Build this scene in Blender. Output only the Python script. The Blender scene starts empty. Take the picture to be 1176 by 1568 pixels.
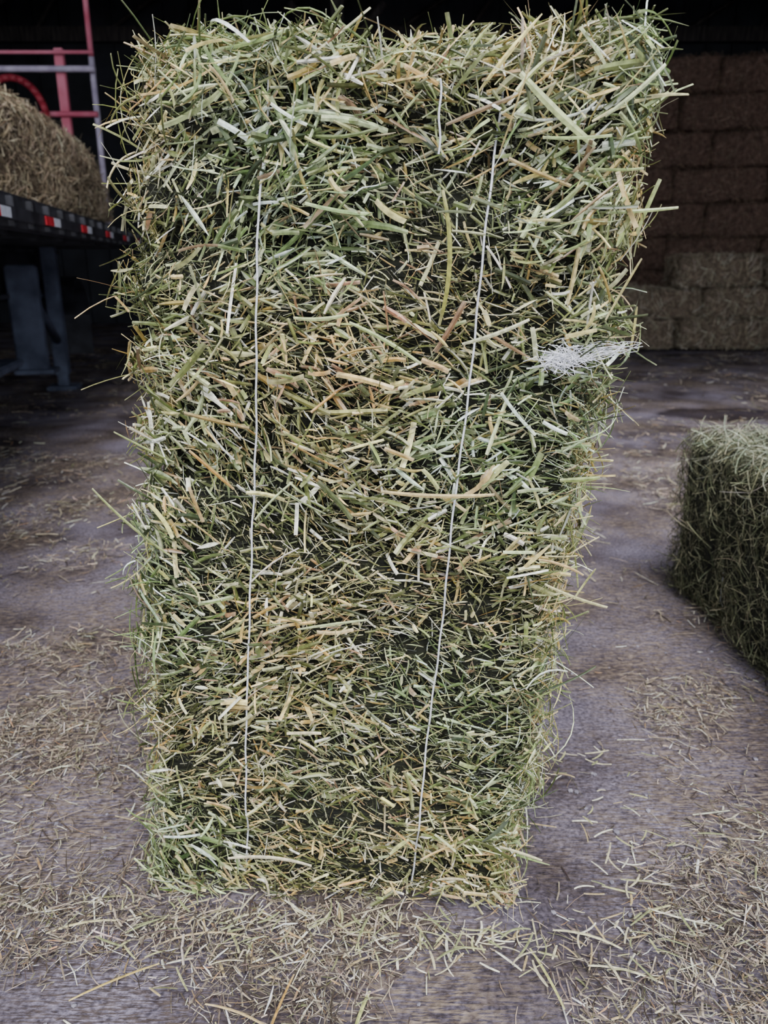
import bpy, bmesh, math
import numpy as np
from mathutils import Matrix, Vector
rng = np.random.default_rng(7)
scene = bpy.context.scene

# ------------------------------------------------------------------ helpers
def srgb(r, g, b):
    def f(c):
        c /= 255.0
        return c/12.92 if c <= 0.04045 else ((c+0.055)/1.055)**2.4
    return (f(r), f(g), f(b))

def link(ob, parent=None):
    scene.collection.objects.link(ob)
    if parent is not None:
        ob.parent = parent
    return ob

def empty(name, loc=(0, 0, 0), rotz=0.0):
    e = bpy.data.objects.new(name, None)
    e.location = loc
    e.rotation_euler = (0, 0, rotz)
    e.empty_display_size = 0.2
    return link(e)

class SNoise:
    """cheap smooth pseudo noise (sum of random sines), about -1..1"""
    def __init__(self, seed, freq, n=10):
        r = np.random.default_rng(seed)
        d = r.normal(size=(n, 3)); d /= np.linalg.norm(d, axis=1)[:, None]
        self.k = d*freq*r.uniform(0.5, 1.6, (n, 1))
        self.ph = r.uniform(0, 6.28, n)
        self.n = n
    def __call__(self, p):
        return np.sin(p @ self.k.T + self.ph).sum(1)/math.sqrt(self.n)*0.9

def norm(v):
    return v/np.maximum(np.linalg.norm(v, axis=1)[:, None], 1e-9)

# ------------------------------------------------------------------ materials
def new_mat(name):
    m = bpy.data.materials.new(name); m.use_nodes = True
    nt = m.node_tree; b = nt.nodes['Principled BSDF']
    return m, nt, b

def stem_material(name, rough=0.5, spec=0.4, gain=1.0):
    m, nt, b = new_mat(name)
    a = nt.nodes.new('ShaderNodeAttribute'); a.attribute_name = 'Col'
    tc = nt.nodes.new('ShaderNodeTexCoord')
    n = nt.nodes.new('ShaderNodeTexNoise'); n.inputs['Scale'].default_value = 140; n.inputs['Detail'].default_value = 3
    nt.links.new(tc.outputs['Object'], n.inputs['Vector'])
    r = nt.nodes.new('ShaderNodeMapRange')
    r.inputs['From Min'].default_value = 0.3; r.inputs['From Max'].default_value = 0.7
    r.inputs['To Min'].default_value = 0.55*gain; r.inputs['To Max'].default_value = 1.25*gain
    nt.links.new(n.outputs['Fac'], r.inputs['Value'])
    mx = nt.nodes.new('ShaderNodeVectorMath'); mx.operation = 'SCALE'
    nt.links.new(a.outputs['Color'], mx.inputs[0]); nt.links.new(r.outputs[0], mx.inputs['Scale'])
    nt.links.new(mx.outputs[0], b.inputs['Base Color'])
    b.inputs['Roughness'].default_value = rough
    b.inputs['Specular IOR Level'].default_value = spec
    return m

def noise_mat(name, c1, c2, scale=20, rough=0.8, bump=0.3, bscale=None, stretch=(1, 1, 1), metallic=0.0, dist=0.01):
    m, nt, b = new_mat(name)
    tc = nt.nodes.new('ShaderNodeTexCoord')
    mp = nt.nodes.new('ShaderNodeMapping'); mp.inputs['Scale'].default_value = stretch
    nt.links.new(tc.outputs['Object'], mp.inputs['Vector'])
    n = nt.nodes.new('ShaderNodeTexNoise'); n.inputs['Scale'].default_value = scale; n.inputs['Detail'].default_value = 6
    nt.links.new(mp.outputs[0], n.inputs['Vector'])
    cr = nt.nodes.new('ShaderNodeValToRGB')
    cr.color_ramp.elements[0].position = 0.35; cr.color_ramp.elements[1].position = 0.68
    cr.color_ramp.elements[0].color = (*c1, 1); cr.color_ramp.elements[1].color = (*c2, 1)
    nt.links.new(n.outputs['Fac'], cr.inputs[0]); nt.links.new(cr.outputs[0], b.inputs['Base Color'])
    b.inputs['Roughness'].default_value = rough; b.inputs['Metallic'].default_value = metallic
    if bump:
        n2 = nt.nodes.new('ShaderNodeTexNoise'); n2.inputs['Scale'].default_value = bscale or scale*2; n2.inputs['Detail'].default_value = 6
        nt.links.new(mp.outputs[0], n2.inputs['Vector'])
        bp = nt.nodes.new('ShaderNodeBump'); bp.inputs['Strength'].default_value = bump; bp.inputs['Distance'].default_value = dist
        nt.links.new(n2.outputs['Fac'], bp.inputs['Height']); nt.links.new(bp.outputs[0], b.inputs['Normal'])
    return m

M_stem = stem_material('fresh_hay_stem', 0.36, 0.6, 1.04)
M_old = stem_material('weathered_straw', 0.75, 0.2)
M_floorstraw = stem_material('trodden_straw', 0.8, 0.15, 0.82)
M_core = noise_mat('hay_core_gap_shade', srgb(13, 15, 9), srgb(40, 42, 26), 60, 0.9, 0.8, 90, (0.4, 0.4, 1.6))  # near-black: shade in the gaps between stems is put into this colour
M_core_brown = noise_mat('straw_core_brown', srgb(80, 68, 56), srgb(142, 124, 104), 50, 0.95, 0.8, 80, (0.4, 0.4, 1.6))
M_twine = noise_mat('white_poly_twine', srgb(215, 218, 230), srgb(245, 247, 252), 300, 0.4, 0.5, 500, dist=0.001)
M_black = noise_mat('black_painted_steel', srgb(28, 28, 33), srgb(58, 58, 66), 8, 0.45, 0.15)
M_bluegrey = noise_mat('dusty_bluegrey_steel', srgb(58, 64, 82), srgb(100, 108, 130), 6, 0.5, 0.15)
M_rubber = noise_mat('tire_rubber', srgb(16, 16, 18), srgb(34, 32, 32), 20, 0.85, 0.3)
M_red = noise_mat('faded_red_paint', srgb(205, 92, 116), srgb(230, 138, 158), 5, 0.45, 0.1)
M_redd = noise_mat('dark_red_paint', srgb(140, 32, 48), srgb(178, 56, 70), 5, 0.5, 0.1)
M_galv = noise_mat('galvanised_pipe', srgb(174, 162, 184), srgb(212, 202, 220), 12, 0.4, 0.1)
M_tape_r = noise_mat('reflective_tape_red', srgb(170, 26, 40), srgb(205, 50, 62), 40, 0.35, 0)
M_tape_w = noise_mat('reflective_tape_white', srgb(185, 190, 205), srgb(220, 222, 232), 40, 0.35, 0)
M_plank = noise_mat('deck_planks', srgb(50, 42, 36), srgb(90, 76, 62), 6, 0.85, 0.4, 20, (6, .6, 1))
M_wood = noise_mat('dark_barn_timber', srgb(40, 36, 36), srgb(78, 70, 67), 5, 0.85, 0.4, 14, (5, 5, .6))
M_tin = noise_mat('dark_tin_roof', srgb(20, 21, 26), srgb(38, 39, 47), 3, 0.7, 0.2)
M_stone = noise_mat('pebble', srgb(110, 106, 118), srgb(165, 160, 172), 60, 0.8, 0.3)

# ------------------------------------------------------------------ stalk mesh builder
def stalks(name, P, D, N, L, W, flat, bend, col, mat, parent=None, segs=3, taper=None, world=False):
    n = len(P)
    D = norm(D); S = norm(np.cross(D, N)); N2 = np.cross(S, D)
    t = np.linspace(-0.5, 0.5, segs+1)
    q = (1-4*t**2)
    C = P[:, None] + D[:, None]*(L[:, None]*t)[:, :, None]
    C = C + (S*(bend[:, :1]*L[:, None]))[:, None]*q[None, :, None] + (N2*(bend[:, 1:2]*L[:, None]))[:, None]*q[None, :, None]
    if taper is None: taper = np.zeros(n)
    wt = 1 - taper[:, None]*(np.abs(t)*2)[None]**2
    hw = (W[:, None]*0.5*wt)[:, :, None]
    hf = hw*flat[:, None, None]
    ring = np.stack([C+S[:, None]*hw, C+N2[:, None]*hf, C-S[:, None]*hw, C-N2[:, None]*hf], 2)
    V = ring.reshape(-1, 3)
    k = segs+1
    base = (np.arange(n)*k*4)[:, None]
    f = []
    for s in range(segs):
        for j in range(4):
            a = s*4+j; b = s*4+(j+1) % 4
            f.append([a, b, b+4, a+4])
    f.append([3, 2, 1, 0]); e = segs*4; f.append([e, e+1, e+2, e+3])
    f = np.array(f)
    F = (base[:, :, None] + f[None]).reshape(-1, 4)
    me = bpy.data.meshes.new(name)
    me.vertices.add(len(V)); me.vertices.foreach_set('co', V.astype(np.float32).ravel())
    me.loops.add(F.size); me.loops.foreach_set('vertex_index', F.astype(np.int32).ravel())
    me.polygons.add(len(F))
    me.polygons.foreach_set('loop_start', np.arange(0, F.size, 4, dtype=np.int32))
    me.update(calc_edges=True)
    me.polygons.foreach_set('use_smooth', np.zeros(len(F), dtype=bool))
    ca = me.color_attributes.new('Col', 'FLOAT_COLOR', 'POINT')
    cc = np.ones((n, k, 4, 4), dtype=np.float32)
    cc[..., :3] = col[:, None, None, :]
    tip = np.array(srgb(222, 214, 184))
    tw = 0.3*np.minimum(col.sum(1)*1.3, 1)[:, None, None]
    cc[:, 0, :, :3] = cc[:, 0, :, :3]*0.75+tip*tw
    cc[:, -1, :, :3] = cc[:, -1, :, :3]*0.75+tip*tw
    ca.data.foreach_set('color', cc.ravel())
    me.materials.append(mat)
    ob = bpy.data.objects.new(name, me)
    if parent is not False: link(ob, parent)
    return ob

FRESH = [(srgb(198, 203, 164), .15), (srgb(150, 161, 108), .18), (srgb(110, 122, 72), .175), (srgb(68, 79, 46), .145),
         (srgb(222, 204, 144), .125), (srgb(190, 163, 100), .075), (srgb(158, 130, 102), .05), (srgb(250, 250, 236), .10)]
LEAFY_SHADED = [(srgb(58, 67, 38), .3), (srgb(80, 91, 52), .27), (srgb(34, 41, 25), .27), (srgb(122, 126, 82), .10), (srgb(178, 170, 124), .06)]  # dark green leaf chaff, its deep tones also painting shade into the gaps
BROWN = [(srgb(172, 156, 134), .3), (srgb(140, 124, 104), .25), (srgb(202, 188, 164), .2), (srgb(100, 86, 74), .15), (srgb(214, 206, 186), .1)]
PILE = [(srgb(160, 140, 116), .3), (srgb(126, 108, 88), .27), (srgb(190, 172, 144), .18), (srgb(88, 74, 62), .17), (srgb(204, 192, 168), .08)]
GREENOLD = [(srgb(108, 110, 84), .3), (srgb(80, 83, 60), .28), (srgb(148, 146, 116), .2), (srgb(48, 51, 38), .22)]
REDBR = [(srgb(128, 100, 86), .4), (srgb(100, 78, 68), .3), (srgb(154, 124, 108), .3)]
GROUND = [(srgb(184, 168, 148), .24), (srgb(134, 118, 106), .27), (srgb(84, 72, 68), .29), (srgb(228, 220, 204), .12), (srgb(140, 138, 100), .04), (srgb(172, 136, 98), .04)]
def pick(pal, n, sd=0.18):
    c = np.array([p[0] for p in pal]); w = np.array([p[1] for p in pal]); w = w/w.sum()
    i = rng.choice(len(pal), n, p=w)
    return np.clip(c[i]*np.exp(rng.normal(0, sd, (n, 1)))*np.exp(rng.normal(0, .05, (n, 3))), 0, .92)

# ------------------------------------------------------------------ bale geometry
class Bale:
    def __init__(s, hx, hy, hz, r, axis, relief, shear=0.0, grooves=(), gdepth=0.014):
        s.h = np.array([hx, hy, hz]); s.r = r; s.axis = np.array(axis, float)
        s.relief = relief; s.shear = shear; s.grooves = grooves; s.gd = gdepth; s.sag = None
    def sample(s, n, w=None):
        h = s.h
        areas = np.array([h[1]*h[2]]*2+[h[0]*h[2]]*2+[h[0]*h[1]]*2)
        if w is not None: areas = areas*np.array(w)
        f = rng.choice(6, n, p=areas/areas.sum())
        p = rng.uniform(-1, 1, (n, 3))
        p[np.arange(n), f//2] = np.where(f % 2 == 0, -1, 1)
        return p*h
    def surf(s, p):
        h = s.h-s.r
        inner = np.clip(p, -h, h)
        n = norm(p-inner)
        q = inner+s.r*n
        q = q+n*(s.relief(q)[:, None])
        for g in s.grooves:
            fac = np.exp(-((q[:, 0]-g)/0.02)**2)*s.gd
            q = q-n*fac[:, None]
        return q, n
    def warp(s, q):
        q = q.copy(); q[:, 0] += s.shear*(q[:, 2]+s.h[2])
        if s.sag is not None: q = s.sag(q)
        return q
    def core(s, name, mat, parent, inset, cuts=30):
        bm = bmesh.new(); bmesh.ops.create_cube(bm, size=2)
        bmesh.ops.subdivide_edges(bm, edges=bm.edges[:], cuts=cuts, use_grid_fill=True)
        me = bpy.data.meshes.new(name); bm.to_mesh(me); bm.free()
        co = np.empty(len(me.vertices)*3, np.float32); me.vertices.foreach_get('co', co)
        p = co.reshape(-1, 3).astype(float)*s.h
        q, n = s.surf(p); q = q-n*inset
        q[:, 2] = np.maximum(q[:, 2], -s.h[2])
        q = s.warp(q)
        me.vertices.foreach_set('co', q.astype(np.float32).ravel()); me.update()
        me.polygons.foreach_set('use_smooth', np.ones(len(me.polygons), dtype=bool))
        me.materials.append(mat)
        ob = bpy.data.objects.new(name, me)
        return link(ob, parent) if parent is not False else ob
    def stems(s, name, n, pal, mat, parent, lr=(.02, .07), wr=(.002, .005), depth=(-.018, .006), tilt=.2, w=None,
              phisd=.45, rand=.3, clump=None, segs=3, flt=None, zmin=0.004, colfn=None, flats=(.25, .9), wp=2.4, bendsd=.035, up=0.0):
        p = s.sample(n, w)
        if flt is not None:
            p = p[flt(p)]
        n = len(p)
        q, nn = s.surf(p)
        q = q+nn*rng.uniform(depth[0], depth[1], (n, 1))
        a = np.broadcast_to(s.axis, (n, 3))
        t = np.cross(a, nn); bad = np.linalg.norm(t, axis=1) < .35
        rr = rng.normal(size=(n, 3)); rr = rr-nn*(rr*nn).sum(1)[:, None]
        t[bad] = rr[bad]; t = norm(t); b = np.cross(nn, t)
        phi = np.where(rng.random(n) < rand, rng.uniform(-1.57, 1.57, n), rng.normal(0, phisd, n))
        flip = np.where(rng.random(n) < .5, -1, 1)
        if clump is not None: phi = phi+flip*clump(q)*.75
        ti = rng.normal(0, tilt, n)+up
        D = (t*(flip*np.cos(phi))[:, None]+b*np.sin(phi)[:, None])*np.cos(ti)[:, None]+nn*np.sin(ti)[:, None]
        L = lr[0]+(lr[1]-lr[0])*rng.beta(1.4, 2.8, n)
        W = wr[0]+(wr[1]-wr[0])*rng.beta(1.3, wp, n)
        flat = rng.uniform(*flats, n)
        N = norm(nn+rng.normal(0, .6, (n, 3)))
        bend = rng.normal(0, bendsd, (n, 2))
        taper = np.where(rng.random(n) < .3, rng.uniform(.4, .95, n), rng.uniform(0, .15, n))
        q = s.warp(q)
        low = -s.h[2]+zmin
        ext = np.abs(D[:, 2])*L/2
        q[:, 2] = np.maximum(q[:, 2], low+ext*.9)
        col = pick(pal, n)
        if colfn is not None: col = colfn(q, col)
        return stalks(name, q, D, N, L, W, flat, bend, col, mat, parent, segs, taper)

def curve_tube(name, pts, rad, mat, parent, cyclic=False, res=2):
    cu = bpy.data.curves.new(name, 'CURVE'); cu.dimensions = '3D'
    sp = cu.splines.new('POLY'); sp.points.add(len(pts)-1)
    for i, p in enumerate(pts): sp.points[i].co = (*p, 1)
    sp.use_cyclic_u = cyclic
    cu.bevel_depth = rad; cu.bevel_resolution = res
    cu.materials.append(mat)
    ob = bpy.data.objects.new(name, cu)
    return link(ob, parent)

# ================================================================== MAIN BALE
lo = SNoise(1, 8); mid = SNoise(2, 24); flk = SNoise(3, 9); hi = SNoise(4, 60); lump = SNoise(9, 30)
HZ = .620
HY = .21
def relief_main(q):
    lay = np.sin(q[:, 2]*2*math.pi/.105+flk(q)*1.8)
    tp = np.clip((q[:, 2]-.54)/.05, 0, 1)
    side = np.clip((np.abs(q[:, 0])-.26)/.04, 0, 1)
    return (.009*lo(q)+.010*mid(q)+.008*lay*(1+.5*side))*(1-tp)+tp*(.012*lump(q)-.003)+.006*hi(q)
B = Bale(.306, HY, HZ, .038, (0, 0, 1), relief_main, shear=.08, grooves=(-.143, .133))
ang = -math.radians(5.9)
BX, BY = -.075, 1.205
hay = empty('hay_bale', (BX, BY, HZ+.004), ang)
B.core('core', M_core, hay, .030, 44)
clump = SNoise(5, 15); hue = SNoise(6, 18); fine = SNoise(8, 18)
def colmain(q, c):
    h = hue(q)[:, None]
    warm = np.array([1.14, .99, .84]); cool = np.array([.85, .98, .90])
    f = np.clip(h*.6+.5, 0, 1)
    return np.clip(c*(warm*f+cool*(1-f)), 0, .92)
FW = (.9, .9, 1.7, .5, .1, 1.3)
B.stems('leafy_chaff', 42000, LEAFY_SHADED, M_stem, hay, (.006, .028), (.0008, .0032), (-.031, -.010), .35, FW, .6, .5, clump, 1, colfn=colmain)
B.stems('hay_stems_inner', 12500, FRESH, M_stem, hay, (.014, .06), (.0012, .0055), (-.027, -.010), .35, FW, .5, .35, clump, 3, colfn=colmain, flats=(.15, .7))
B.stems('fine_stems', 9000, FRESH, M_stem, hay, (.010, .055), (.0006, .0020), (-.014, .002), .3, FW, .55, .38, clump, 2, colfn=colmain, flats=(.2, .8))
B.stems('hay_stems', 11500, FRESH, M_stem, hay, (.010, .062), (.0016, .0084), (-.012, .004), .35, FW, .5, .38, clump, 3, colfn=colmain, flats=(.12, .7),
        flt=lambda p: (fine(p) < .22) | (rng.random(len(p)) < .22))
def surf_flt(p):
    st = (np.abs(p[:, 0]+.143) > .014) & (np.abs(p[:, 0]-.133) > .014)
    ends = (p[:, 2] > .44) | (p[:, 2] < -.48)
    return (rng.random(len(p)) < .4+.6*np.clip((p[:, 2]+.1)/.7, 0, 1)) & (st | ends | (rng.random(len(p)) < .10)) & (fine(p) < .6)
B.stems('surface_stems', 3900, FRESH, M_stem, hay, (.018, .105), (.0016, .0094), (-.002, .010), .3, FW, .55, .48, clump, 4, colfn=colmain, flats=(.12, .6), flt=surf_flt)
B.stems('edge_wisps', 7000, FRESH, M_stem, hay, (.02, .10), (.0006, .0048), (-.008, .014), .65, (1, 1.5, 1, .5, 0.02, 1.3), .7, .5, clump, 5, colfn=colmain, flats=(.1, .6), bendsd=.07,
        flt=lambda p: (np.abs(p[:, 0]) > .265) | (p[:, 2] > .54))
B.stems('top_tuft', 2300, FRESH, M_stem, hay, (.04, .15), (.0014, .0070), (-.006, .018), .5, (.2, .2, .5, .2, 0, 2.5), .8, .6, None, 5, colfn=colmain, flats=(.12, .6), bendsd=.07, flt=lambda p: p[:, 2] > .47)
B.stems('loose_strands', 1300, FRESH, M_stem, hay, (.05, .17), (.001, .0046), (-.01, .010), .5, (1.6, 2.4, .25, .3, 0, 2.6), .8, .6, None, 7, colfn=colmain, flats=(.2, .7), bendsd=.11, up=.4,
        flt=lambda p: (np.abs(p[:, 0]) > .28) | (p[:, 2] > .56))

def loc(X, z, out=.012):
    lx = X-BX
    return (lx, -HY-out, z-HZ)
hero = [((.092, 1.076), (.091, .922), .0055, (150, 150, 72)), ((.019, .708), (.168, .708), .0058, (205, 182, 125)),
        ((.175, 1.195), (.262, 1.12), .009, (180, 192, 130)), ((-.228, .088), (-.092, .086), .0065, (225, 215, 180)),
        ((-.238, .757), (-.18, .705), .005, (180, 140, 70)), ((-.118, .557), (.056, .66), .0018, (130, 130, 105)),
        ((-.02, .925), (.07, .875), .005, (170, 185, 120)), ((-.09, .93), (-.02, .935), .005, (180, 190, 130)),
        ((-.38, .70), (-.27, .60), .004, (150, 160, 100)), ((.12, .9), (.2, .93), .005, (200, 200, 160)),
        ((-.26, .74), (-.34, .78), .003, (140, 150, 90)), ((-.1, .5), (.0, .52), .004, (190, 200, 145)),
        ((.24, .585), (.325, .555), .0045, (200, 195, 140)), ((.28, .565), (.305, .61), .003, (170, 170, 110)), ((.23, .62), (.29, .60), .004, (205, 175, 120)),
        ((.28, 1.05), (.36, 1.055), .004, (170, 185, 120)), ((.27, 1.15), (.33, 1.20), .005, (190, 200, 150)), ((.25, .73), (.30, .735), .006, (150, 165, 95)),
        ((.20, .15), (.265, .13), .005, (215, 210, 165)), ((.29, .93), (.325, 1.0), .003, (180, 170, 110))]
P, D, L, W, C = [], [], [], [], []
for a, b, w, c in hero:
    pa, pb = np.array(loc(*a)), np.array(loc(*b))
    P.append((pa+pb)/2); D.append(pb-pa); L.append(np.linalg.norm(pb-pa)); W.append(w); C.append(srgb(*c))
n = len(P)
stalks('long_stems', np.array(P), np.array(D), np.tile([0, -1., 0.1], (n, 1)), np.array(L), np.array(W), np.full(n, .3),
       rng.normal(0, .035, (n, 2)), np.array(C), M_stem, hay, 8, np.full(n, .35))

def twine_loop(name, x, rad=.0014):
    hz = HZ; r = .035
    path = []
    N = 90
    zs = np.linspace(-hz+r, hz-r, N)
    pf = np.stack([np.full(N, x), np.full(N, -HY), zs], 1)
    q, _ = B.surf(pf)
    y = q[:, 1]
    ker = np.ones(13)/13
    ys = np.convolve(np.pad(y, 6, mode='edge'), ker, 'valid')
    bury = .026*np.clip((zs-.45)/.06, 0, 1)+.024*np.clip((-.46-zs)/.05, 0, 1)
    ys = ys-.0130+bury
    for k in range(N): path.append((ys[k], zs[k]))
    hy = HY-.012; hh = hz-.018
    for i in range(11): path.append((-hy+.03+(2*hy-.06)*i/10, hh))
    for i in range(31): path.append((hy, hh-.03-(2*hh-.06)*i/30))
    for i in range(11): path.append((hy-.03-(2*hy-.06)*i/10, -hh))
    pts = []
    for i, (yy, z) in enumerate(path):
        pts.append((x+.08*(z+HZ)+.0006*math.sin(i*.9+x*40)+.0012*math.sin(i*.23+x*90), yy, z))
    return curve_tube(name, pts, rad, M_twine, hay, True, 2)
twine_loop('twine_1', -.139)
twine_loop('twine_2', .137)
curve_tube('twine_tail', [loc(.087+.0012*math.sin(i*1.1), 1.19-.0085*i, .015) for i in range(10)], .0012, M_twine, hay)
n = 170
P = np.array(loc(.245, .884, .014))+rng.normal(0, 1, (n, 3))*np.array([.013, .003, .007])
D = rng.normal(0, 1, (n, 3))*np.array([1, .2, .6])
tail = 22
P[:tail] = np.array(loc(.292, .893, .015))+rng.normal(0, 1, (tail, 3))*np.array([.012, .003, .0022])
D[:tail] = np.array([1, -.1, .2])+rng.normal(0, .12, (tail, 3))
L = rng.uniform(.008, .034, n); L[:tail] = rng.uniform(.03, .07, tail)
stalks('twine_frayed_end', P, D, np.tile([0, -1., 0], (n, 1)), L, np.full(n, .0008), np.full(n, .5), rng.normal(0, .08, (n, 2)),
       np.tile(srgb(238, 240, 250), (n, 1)), M_stem, hay, 6)

# ================================================================== SIDE BALE (lying)
mid2 = SNoise(12, 14)
B2 = Bale(.32, .56, .25, .05, (0, 1, 0), lambda q: .016*mid2(q)+.009*np.sin(q[:, 1]*60+mid2(q)), 0)
hb2 = empty('hay_bale', (1.268, 1.765, .254), math.radians(2))
B2.core('core', noise_mat('old_hay_core', srgb(24, 25, 19), srgb(54, 56, 42), 60, .95, .8, 90), hb2, .016, 24)
B2.stems('hay_stems', 18000, GREENOLD, M_old, hb2, (.03, .11), (.0012, .0038), (-.016, .010), .28, None, .9, .5, SNoise(13, 9), 3, bendsd=.07)
B2.stems('side_wisps', 3600, GREENOLD, M_old, hb2, (.05, .14), (.001, .003), (-.004, .022), .55, None, .9, .6, None, 5, bendsd=.13)
B2.stems('top_lit_wisps', 3000, [(srgb(186, 192, 170), .5), (srgb(156, 162, 138), .5)], M_old, hb2, (.05, .14), (.001, .003), (0, .020), .4, (.3, .1, .2, .3, 0, 2), .9, .7, None, 5, bendsd=.1, flt=lambda p: p[:, 2] > .15)  # paler stems paint the light from above onto the bale's top
for i, yy in enumerate((-.25, .25)):
    pts = []
    for k in range(40):
        a = k/40*2*math.pi
        ca, sa = math.cos(a), math.sin(a)
        m = (abs(ca)**8+abs(sa)**8)**(-1/8)
        pts.append((.305*ca*m, yy, max(.235*sa*m, -.24)))
    curve_tube('twine_%d' % (i+1), pts, .0013, M_twine, hb2, True, 1)

# ================================================================== BALE STACK (shared meshes)
def proto_bale(tag, dims, pal, core_mat, seed, nst=1500):
    nz = SNoise(seed, 9)
    Bq = Bale(dims[0]/2, dims[1]/2, dims[2]/2, .05, (1, 0, 0), lambda q: .02*nz(q), 0)
    c = Bq.core('bale_'+tag, core_mat, False, .012, 12)
    s = Bq.stems('stems_'+tag, nst, pal, M_old, False, (.06, .2), (.004, .010), (-.008, .014), .2, None, .7, .4, None, 2)
    link(c); link(s)
    bpy.ops.object.select_all(action='DESELECT')
    c.select_set(True); s.select_set(True); bpy.context.view_layer.objects.active = c
    bpy.ops.object.join()
    me = c.data
    bpy.data.objects.remove(c)
    return me
M_core_red = noise_mat('straw_core_redbrown', srgb(78, 60, 52), srgb(124, 98, 84), 20, .95, .8, 40)
protoA = [proto_bale('tan%d' % i, (.95, .5, .345), BROWN, M_core_brown, 30+i) for i in range(3)]
protoB = [proto_bale('red%d' % i, (1.18, .55, .435), REDBR, M_core_red, 40+i) for i in range(3)]
def place(parent, proto, loc_, rz, tilt=.015):
    o = bpy.data.objects.new('bale', proto[rng.integers(len(proto))]); o.location = loc_
    o.rotation_euler = (rng.normal(0, tilt), rng.normal(0, tilt), rz+rng.normal(0, .03)); link(o, parent)
low = empty('hay_bale_stack', (3.9, 9.45, 0))
for r in range(3):
    for c in range(4):
        x = -1.0+c*.99+(.3 if r % 2 else 0)
        if r == 2 and c == 0: continue
        place(low, protoA, (x+rng.normal(0, .02), .0+rng.normal(0, .03), .19+r*.355), 0)
tall = empty('hay_bale_stack', (4.5, 11.2, 0), math.radians(-14))
for r in range(8):
    for c in range(4):
        x = -2.4+c*1.19+(.45 if r % 2 else 0)
        if r == 7 and c < 1: continue
        place(tall, protoB, (x, rng.normal(0, .03), .23+r*.435), 0)

# ================================================================== small part helper
def box(bm, cx, cy, cz, sx, sy, sz, mi=0, bev=0.0):
    r = bmesh.ops.create_cube(bm, size=1)
    vs = r['verts']
    bmesh.ops.scale(bm, vec=(sx, sy, sz), verts=vs)
    bmesh.ops.translate(bm, vec=(cx, cy, cz), verts=vs)
    fs = set(f for v in vs for f in v.link_faces)
    for f in fs: f.material_index = mi
    if bev:
        es = list(set(e for v in vs for e in v.link_edges))
        rb = bmesh.ops.bevel(bm, geom=es, offset=bev, segments=2, affect='EDGES')
        for f in rb['faces']: f.material_index = mi
def cyl(bm, a, b, rad, mi=0, seg=14):
    a, b = Vector(a), Vector(b); d = b-a
    M = Matrix.Translation((a+b)/2) @ d.to_track_quat('Z', 'Y').to_matrix().to_4x4()
    r = bmesh.ops.create_cone(bm, cap_ends=True, segments=seg, radius1=rad, radius2=rad, depth=d.length, matrix=M)
    for f in set(f for v in r['verts'] for f in v.link_faces):
        f.material_index = mi; f.smooth = len(f.verts) == 4
def finish(bm, name, mats, parent=None):
    me = bpy.data.meshes.new(name); bm.to_mesh(me); bm.free()
    for m in mats: me.materials.append(m)
    return link(bpy.data.objects.new(name, me), parent)

# ================================================================== TRAILER
tr = empty('flatbed_trailer', (-1.2, 2.0, 0), math.radians(10.7))
bm = bmesh.new()
Y0, Y1, WD = -1.2, 5.5, 2.5
for i in range(16):
    box(bm, -.06-(i+.5)*(WD-.12)/16, (Y0+Y1)/2, 1.225, (WD-.12)/16-.008, Y1-Y0-.04, .04, 0, .003)
finish(bm, 'deck', [M_plank], tr)
bm = bmesh.new()
for x in (-.03, -WD+.03): box(bm, x, (Y0+Y1)/2, 1.185, .06, Y1-Y0, .13, 0, .006)
for y in (Y0+.03, Y1-.03): box(bm, -WD/2, y, 1.185, WD-.12, .06, .12, 0, .006)
for i in range(12): box(bm, -WD/2, Y0+.3+i*.55, 1.15, WD-.14, .06, .09, 0)
for x in (-.75, -1.75):
    box(bm, x, (Y0+Y1)/2, 1.08, .14, Y1-Y0-.2, .03); box(bm, x, (Y0+Y1)/2, .93, .02, Y1-Y0-.2, .3); box(bm, x, (Y0+Y1)/2, .78, .14, Y1-Y0-.2, .03)
for i in range(22):
    box(bm, .012, Y0+.2+i*.3, 1.18, .03, .05, .11, 0, .004)
box(bm, .028, (Y0+Y1)/2, 1.17, .012, Y1-Y0, .05, 0, .003)
finish(bm, 'frame', [M_black], tr)
bm = bmesh.new()
for i in range(8):
    y = Y0+.25+i*.86
    box(bm, .0365, y, 1.17, .004, .16, .036, 0); box(bm, .0365, y+.15, 1.17, .004, .13, .036, 1)
finish(bm, 'reflective_tape', [M_tape_r, M_tape_w], tr)
bm = bmesh.new()
for x in (-.6, -1.9):
    box(bm, x, 4.55, .62, .11, .11, 1.0, 0, .01); box(bm, x, 4.55, .16, .08, .08, .3, 0, .005); box(bm, x, 4.55, .02, .24, .24, .035, 0, .008)
    box(bm, x, 3.65, .62, .20, .10, .72, 0, .012); box(bm, x+.02, 3.65, .27, .26, .22, .03, 0, .006)
cyl(bm, (-.6, 4.55, .75), (-1.9, 4.55, .75), .025); cyl(bm, (-.6, 4.5, .4), (-.6, 3.7, .85), .03)
box(bm, -.85, 2.9, .36, .5, 1.0, .05, 0, .01); box(bm, -.85, 2.5, .55, .06, .06, .5); box(bm, -.85, 3.3, .55, .06, .06, .5)
finish(bm, 'landing_gear', [M_bluegrey], tr)
bm = bmesh.new()
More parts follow.
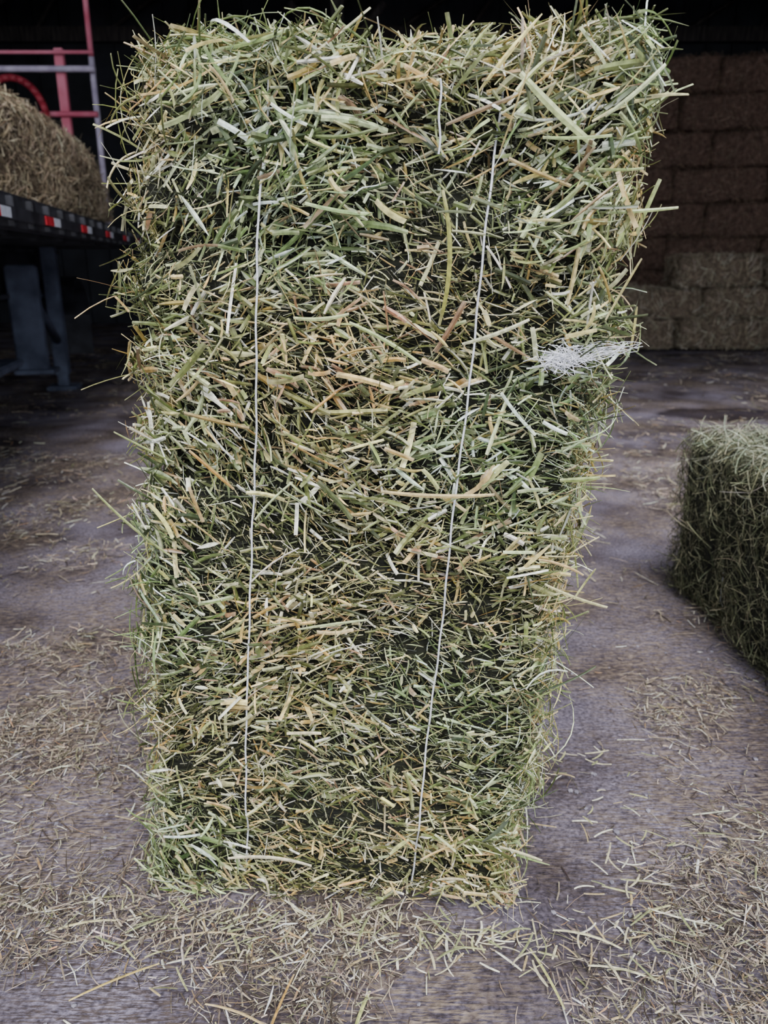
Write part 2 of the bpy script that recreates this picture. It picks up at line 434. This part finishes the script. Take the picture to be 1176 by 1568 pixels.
for y in (-.62,):
    cyl(bm, (-.1, y, .5), (-2.4, y, .5), .06)
    for x0 in (-.12, -.42, -1.82, -2.12):
        prof = [(.2, 0), (.42, .0), (.48, .03), (.5, .09), (.5, .19), (.48, .25), (.42, .28), (.2, .28), (.2, .2), (.08, .17), (.08, .11), (.2, .08)]
        rings = []
        for k in range(40):
            a = k/40*2*math.pi
            rings.append([bm.verts.new((x0-w, y+math.cos(a)*r, .5+math.sin(a)*r)) for r, w in prof])
        for k in range(40):
            A, Bv = rings[k], rings[(k+1) % 40]
            for j in range(len(prof)):
                f = bm.faces.new((A[j], A[(j+1) % len(prof)], Bv[(j+1) % len(prof)], Bv[j])); f.smooth = True
finish(bm, 'wheels', [M_rubber], tr)
bm = bmesh.new()
for k in range(14):
    a = math.radians(20+k*9)
    box_c = (-.75, 4.95+.42*math.cos(a), .45+.42*math.sin(a))
    r = bmesh.ops.create_cube(bm, size=1); vs = r['verts']
    bmesh.ops.scale(bm, vec=(.55, .09, .02), verts=vs)
    bmesh.ops.rotate(bm, verts=vs, matrix=Matrix.Rotation(a-math.pi/2, 3, 'X')); bmesh.ops.translate(bm, verts=vs, vec=box_c)
box(bm, -.75, 5.36, .45, .55, .015, .5, 0, .004)
box(bm, -1.35, 2.2, .6, .9, 3.2, .35, 0, .03)
finish(bm, 'fender_and_toolbox', [M_black], tr)

# loose hay on the trailer
nz3 = SNoise(21, 5)
B3 = Bale(.62, 1.25, .29, .12, (1, 0, 0), lambda q: .045*nz3(q), 0)
def sag(q):
    t = np.clip((q[:, 1]+.25)/1.45, 0, 1)
    q[:, 2] = -.29+(q[:, 2]+.29)*(1-.50*t**1.3)
    return q
B3.sag = sag
pile = empty('loose_hay_pile', (-2.58, 4.95, 1.555), math.radians(4))
B3.core('core', noise_mat('loose_hay_core', srgb(62, 52, 42), srgb(118, 102, 84), 30, .95, .8, 60), pile, .02, 24)
B3.stems('stems', 15000, PILE, M_old, pile, (.04, .18), (.003, .007), (-.02, .03), .35, (.5, 1.2, 1, .5, .05, 1), .9, .7, None, 2, zmin=.02)

# ================================================================== RED RACK (stands on the trailer deck)
bm = bmesh.new()
yk = 7.15; zb = 1.248
for x in (-2.66, -3.5): box(bm, x, yk, (zb+2.66)/2, .075, .05, 2.66-zb, 0, .006)
for z in (1.45, 2.17): cyl(bm, (-3.6, yk-.04, z), (-2.38, yk-.04, z), .022, 0)
cyl(bm, (-3.6, yk-.06, 2.50), (-2.36, yk-.06, 2.50), .024, 2)
cyl(bm, (-3.6, yk-.06, 2.62), (-2.36, yk-.06, 2.62), .014, 0)
cyl(bm, (-2.40, yk, zb), (-2.40, yk, 2.6), .024, 2); cyl(bm, (-2.40, yk, 2.6), (-2.40, yk, 3.6), .022, 0)
cyl(bm, (-3.6, yk, zb), (-3.6, yk, 3.6), .024, 1); cyl(bm, (-3.6, yk, 3.5), (-2.40, yk, 3.5), .02, 1)
prev = None
for k in range(15):
    a = k/14*math.pi
    p = (-3.05+.27*math.cos(a), yk-.10, 2.1+.33*math.sin(a))
    if prev: cyl(bm, prev, p, .028, 1, 10)
    prev = p
cyl(bm, (-3.3, yk-.08, 2.45), (-2.72, yk-.08, 2.0), .03, 1)
finish(bm, 'red_steel_rack', [M_red, M_redd, M_galv])

# ================================================================== BARN
def plain(name, c, s, mat):
    bm = bmesh.new(); box(bm, *c, *s); return finish(bm, name, [mat])
M_ground, nt, b = new_mat('dusty_concrete_with_chaff')
tc = nt.nodes.new('ShaderNodeTexCoord')
def nz(scale, det=6, rot=0, st=(1, 1, 1)):
    mp = nt.nodes.new('ShaderNodeMapping'); mp.inputs['Rotation'].default_value = (0, 0, rot); mp.inputs['Scale'].default_value = st
    nt.links.new(tc.outputs['Object'], mp.inputs['Vector'])
    t = nt.nodes.new('ShaderNodeTexNoise'); t.inputs['Scale'].default_value = scale; t.inputs['Detail'].default_value = det
    nt.links.new(mp.outputs[0], t.inputs['Vector']); return t.outputs['Fac']
def ramp(src, p0, p1, c0, c1):
    r = nt.nodes.new('ShaderNodeValToRGB'); r.color_ramp.elements[0].position = p0; r.color_ramp.elements[1].position = p1
    r.color_ramp.elements[0].color = (*c0, 1); r.color_ramp.elements[1].color = (*c1, 1)
    nt.links.new(src, r.inputs[0]); return r.outputs[0]
def mix(f, a, c, mode='MIX'):
    m = nt.nodes.new('ShaderNodeMix'); m.data_type = 'RGBA'; m.blend_type = mode
    if isinstance(f, float): m.inputs[0].default_value = f
    else: nt.links.new(f, m.inputs[0])
    nt.links.new(a, m.inputs[6]); nt.links.new(c, m.inputs[7]); return m.outputs[2]
base = ramp(nz(2.8, 8), .38, .62, srgb(72, 65, 74), srgb(140, 133, 152))
grit = ramp(nz(130, 6), .35, .68, (.38, .38, .38), (1.15, 1.13, 1.1))
base = mix(1.0, base, grit, 'MULTIPLY')
W0, W1 = (0, 0, 0), (1, 1, 1)
def fibres(sc, th):
    s1 = ramp(nz(sc, 3, .5, (1, 9, 1)), th, th+.06, W0, W1)
    s2 = ramp(nz(sc, 3, 1.9, (1, 9, 1)), th, th+.06, W0, W1)
    s3 = ramp(nz(sc*1.15, 3, 2.8, (1, 9, 1)), th+.01, th+.07, W0, W1)
    return mix(1.0, mix(1.0, s1, s2, 'LIGHTEN'), s3, 'LIGHTEN')
patch2 = ramp(nz(3.1, 6), .42, .58, (.1, .1, .1), (.85, .85, .85))
base = mix(mix(1.0, fibres(34, .54), patch2, 'MULTIPLY'), base, ramp(nz(50, 2), .3, .7, srgb(44, 37, 36), srgb(84, 73, 68)))
patch = ramp(nz(1.9, 5), .42, .58, (.08, .08, .08), (.75, .75, .75))
fac = mix(1.0, fibres(22, .53), patch, 'MULTIPLY')
strawc = ramp(nz(60, 2), .3, .7, srgb(84, 72, 64), srgb(160, 144, 128))
base = mix(fac, base, strawc)
geo = nt.nodes.new('ShaderNodeNewGeometry')
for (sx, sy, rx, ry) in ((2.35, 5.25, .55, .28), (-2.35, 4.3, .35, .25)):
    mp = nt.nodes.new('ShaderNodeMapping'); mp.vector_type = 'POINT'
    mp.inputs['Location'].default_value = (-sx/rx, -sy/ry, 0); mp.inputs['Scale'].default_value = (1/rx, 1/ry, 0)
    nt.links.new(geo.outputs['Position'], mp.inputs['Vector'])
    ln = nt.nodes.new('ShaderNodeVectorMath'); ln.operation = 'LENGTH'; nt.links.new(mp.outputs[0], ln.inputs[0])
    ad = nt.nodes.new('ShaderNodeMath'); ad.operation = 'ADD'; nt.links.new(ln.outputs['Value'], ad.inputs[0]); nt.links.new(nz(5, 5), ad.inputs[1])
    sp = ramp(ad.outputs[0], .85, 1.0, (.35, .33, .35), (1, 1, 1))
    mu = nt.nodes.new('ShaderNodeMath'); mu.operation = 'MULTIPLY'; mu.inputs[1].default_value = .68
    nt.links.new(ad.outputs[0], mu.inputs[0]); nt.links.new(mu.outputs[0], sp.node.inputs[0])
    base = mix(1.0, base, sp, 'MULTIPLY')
nt.links.new(base, b.inputs['Base Color']); b.inputs['Roughness'].default_value = .95
b.inputs['Specular IOR Level'].default_value = .12
bp = nt.nodes.new('ShaderNodeBump'); bp.inputs['Strength'].default_value = 1.0; bp.inputs['Distance'].default_value = .009
nt.links.new(nz(60, 8), bp.inputs['Height']); nt.links.new(bp.outputs[0], b.inputs['Normal'])
plain('floor', (0, 3.5, -.05), (16, 21, .1), M_ground)

bm = bmesh.new(); box(bm, 0, 13.6, 2.5, 16, .1, 5.2)
for i in range(40): box(bm, -7.8+i*.4, 13.53, 2.5, .05, .05, 5)
finish(bm, 'wall_back', [M_tin])
for nm, x in (('wall_left', -7.95), ('wall_right', 7.95)):
    bm = bmesh.new(); box(bm, x, 8.2, 2.5, .1, 11, 5.2); sgn = 1 if x < 0 else -1
    for i in range(27): box(bm, x+sgn*.07, 2.9+i*.4, 2.5, .05, .05, 5)
    finish(bm, nm, [M_tin])
bm = bmesh.new(); box(bm, 0, 8.2, 5.15, 16, 11, .08)
for i in range(6):
    y = 2.9+i*2.1
    box(bm, 0, y, 4.3, 15.8, .08, .2, 1); box(bm, 0, y, 5.0, 15.8, .08, .16, 1)
    for k in range(14):
        cyl(bm, (-7.5+k*1.1, y, 4.35), (-7.0+k*1.1+(.6 if k % 2 else 0), y, 5.0), .03, 1, 6)
for i in range(9): box(bm, -7.2+i*1.8, 8.2, 4.95, .06, 10.8, .14, 1)
finish(bm, 'ceiling', [M_tin, M_wood])
for i, (x, y) in enumerate(((-5.8, 11.3), (-.6, 11.3), (6.9, 8.2), (-5.8, 5.0))):
    bm = bmesh.new(); box(bm, x, y, 2.09, .16, .16, 4.18, 0, .01); box(bm, x, y, .15, .2, .2, .3, 0, .01)
    for s in (-1, 1): cyl(bm, (x, y, 3.5), (x+s*.6, y, 4.13), .05, 0, 8)
    finish(bm, 'barn_post', [M_wood])

# ================================================================== STRAW ON THE FLOOR
gn = SNoise(50, 3.6); gn2 = SNoise(51, 11); gn3 = SNoise(52, 26)
def inside_bale(x, y, m=0.0):
    a = ang; dx, dy = x-BX, y-BY
    lx = dx*math.cos(-a)-dy*math.sin(-a); ly = dx*math.sin(-a)+dy*math.cos(-a)
    return (np.abs(lx) < .29+m) & (np.abs(ly) < .18+m)
def dens(x, y):
    p = np.stack([x, y, np.zeros_like(x)], 1)
    d = .32+.34*gn(p)+.30*gn2(p)+.22*gn3(p)
    def g(cx, cy, sx, sy, a): return a*np.exp(-((x-cx)/sx)**2-((y-cy)/sy)**2)
    d += g(-.25, .90, .42, .09, 1.0)+g(.62, 1.02, .2, .42, .8)+g(-.62, 1.35, .25, .35, .5)+g(-.12, .78, .22, .06, .5)+g(.55, .78, .26, .14, .5)+g(-.55, .95, .2, .1, .5)
    d -= g(.13, .84, .12, .08, 1.0)+g(.46, 1.5, .11, .3, .9)+g(-.6, .76, .15, .08, .9)+g(.85, 1.35, .1, .3, .3)+g(.36, 1.1, .05, .15, .5)
    return np.clip(d, .05, 1)
Pn, Ln, Wn = [], [], []
for (x0, x1, y0, y1, n, ls, ws) in ((-1.3, 1.5, .45, 1.9, 110000, 1.15, 1.0), (-3, 3, 1.9, 4.2, 70000, 1.6, 1.6), (-5.5, 6, 4.2, 9.1, 36000, 2.4, 2.8)):
    x = rng.uniform(x0, x1, n); y = rng.uniform(y0, y1, n)
    dd = dens(x, y)
    k = (rng.random(n) < dd**1.5) & ~inside_bale(x, y)
    x, y, dd = x[k], y[k], dd[k]; m = len(x)
    Pn.append(np.stack([x, y, rng.uniform(.001, .018, m)*ws*(.3+dd)], 1))
    Ln.append((.007+.064*rng.beta(1.1, 3.3, m))*ls); Wn.append((.0007+.0042*rng.beta(1.1, 3.6, m))*ws)
P = np.concatenate(Pn); L = np.concatenate(Ln); W = np.concatenate(Wn); n = len(P)
th = rng.uniform(0, math.pi, n)
D = np.stack([np.cos(th), np.sin(th), rng.normal(0, .12, n)], 1)
P[:, 2] = np.maximum(P[:, 2], np.abs(D[:, 2])*L/2+W*.3)
stalks('scattered_straw', P, D, np.tile([0, 0, 1.], (n, 1))+rng.normal(0, .3, (n, 3)), L, W, rng.uniform(.2, .7, n),
       rng.normal(0, .05, (n, 2))*np.array([1, .3]), pick(GROUND, n, .30), M_floorstraw, None, 2, rng.uniform(0, .6, n))
gl = [(.262, .935, .36, .90, .005, (205, 200, 160)), (.30, .87, .40, .84, .0045, (215, 210, 175)), (-.42, .95, -.52, .925, .005, (210, 200, 150)),
      (-.33, .87, -.44, .81, .004, (200, 175, 100)), (-.13, .85, -.16, .73, .0035, (190, 150, 85)), (-.02, .83, -.04, .77, .005, (185, 190, 120)),
      (.22, .90, .25, .80, .004, (190, 190, 120)), (-.35, .90, -.2, .915, .004, (200, 180, 140)), (.33, .75, .30, .71, .005, (200, 200, 130)),
      (.42, .97, .5, .94, .004, (220, 215, 190)), (-.25, .81, -.15, .77, .004, (200, 175, 125)), (-.2, .75, -.24, .69, .004, (190, 155, 90))]
for i in range(300):
    t = rng.random(); x = -.45+.72*t+rng.normal(0, .03); y = 1.0-.07*t-abs(rng.normal(0, .05)); a = rng.uniform(0, 6.28); l = rng.uniform(.015, .055)
    if i % 3 == 0: x = .30+abs(rng.normal(0, .16)); y = rng.uniform(.72, 1.4)
    c = [(180, 180, 130), (200, 192, 160), (142, 148, 104), (182, 162, 120), (226, 223, 204)][i % 5]
    gl.append((x, y, x+l*math.cos(a), y+l*math.sin(a), rng.uniform(.0018, .0045), c))
P = np.array([((a+c)/2, (b_+d)/2, .014+(i % 5)*.002) for i, (a, b_, c, d, w, cc) in enumerate(gl)]); D = np.array([(c-a, d-b_, 0.) for a, b_, c, d, w, cc in gl])
n = len(gl)
stalks('fallen_hay_stems', P, D, np.tile([0, 0, 1.], (n, 1)), np.linalg.norm(D, axis=1), np.array([g[4] for g in gl]), np.full(n, .3),
       rng.normal(0, .07, (n, 2))*np.array([1, .2]), np.array([srgb(*g[5]) for g in gl]), M_stem, None, 6, np.full(n, .3))
bm = bmesh.new()
for i in range(300):
    x = rng.uniform(-1.1, 1.2); y = rng.uniform(.5, 1.9)
    if bool(inside_bale(np.array([x]), np.array([y]), .06)[0]): continue
    s = rng.uniform(.0015, .006)
    M = Matrix.Translation((x, y, s*.4)) @ Matrix.Rotation(rng.uniform(0, 6), 4, 'Z') @ Matrix.Diagonal((s*rng.uniform(.8, 1.4), s, s*.65, 1))
    bmesh.ops.create_icosphere(bm, subdivisions=1, radius=1, matrix=M)
finish(bm, 'pebbles', [M_stone])

# ================================================================== LIGHT
w = bpy.data.worlds.new('overcast_sky'); scene.world = w; w.use_nodes = True
bg = w.node_tree.nodes['Background']; bg.inputs['Color'].default_value = (.83, .89, 1.0, 1); bg.inputs['Strength'].default_value = 1.42
sd = bpy.data.lights.new('sun_haze', 'SUN'); sd.energy = 5.0; sd.angle = math.radians(38); sd.color = (1, .985, .97)
so = bpy.data.objects.new('sun_haze', sd); link(so)
so.rotation_euler = (Vector((-.22, 1.0, -1.5))).to_track_quat('-Z', 'Y').to_euler()

# ================================================================== CAMERA
cd = bpy.data.cameras.new('camera'); cam = bpy.data.objects.new('camera', cd); link(cam)
cam.location = (0, 0, 1.0); cam.rotation_euler = (math.radians(90-18), 0, 0)
cd.sensor_fit = 'VERTICAL'; cd.sensor_height = 36; cd.lens = 36*1178/1568
cd.clip_start = .02
cd.dof.use_dof = True; cd.dof.focus_distance = 1.05; cd.dof.aperture_fstop = 5.6
scene.camera = cam
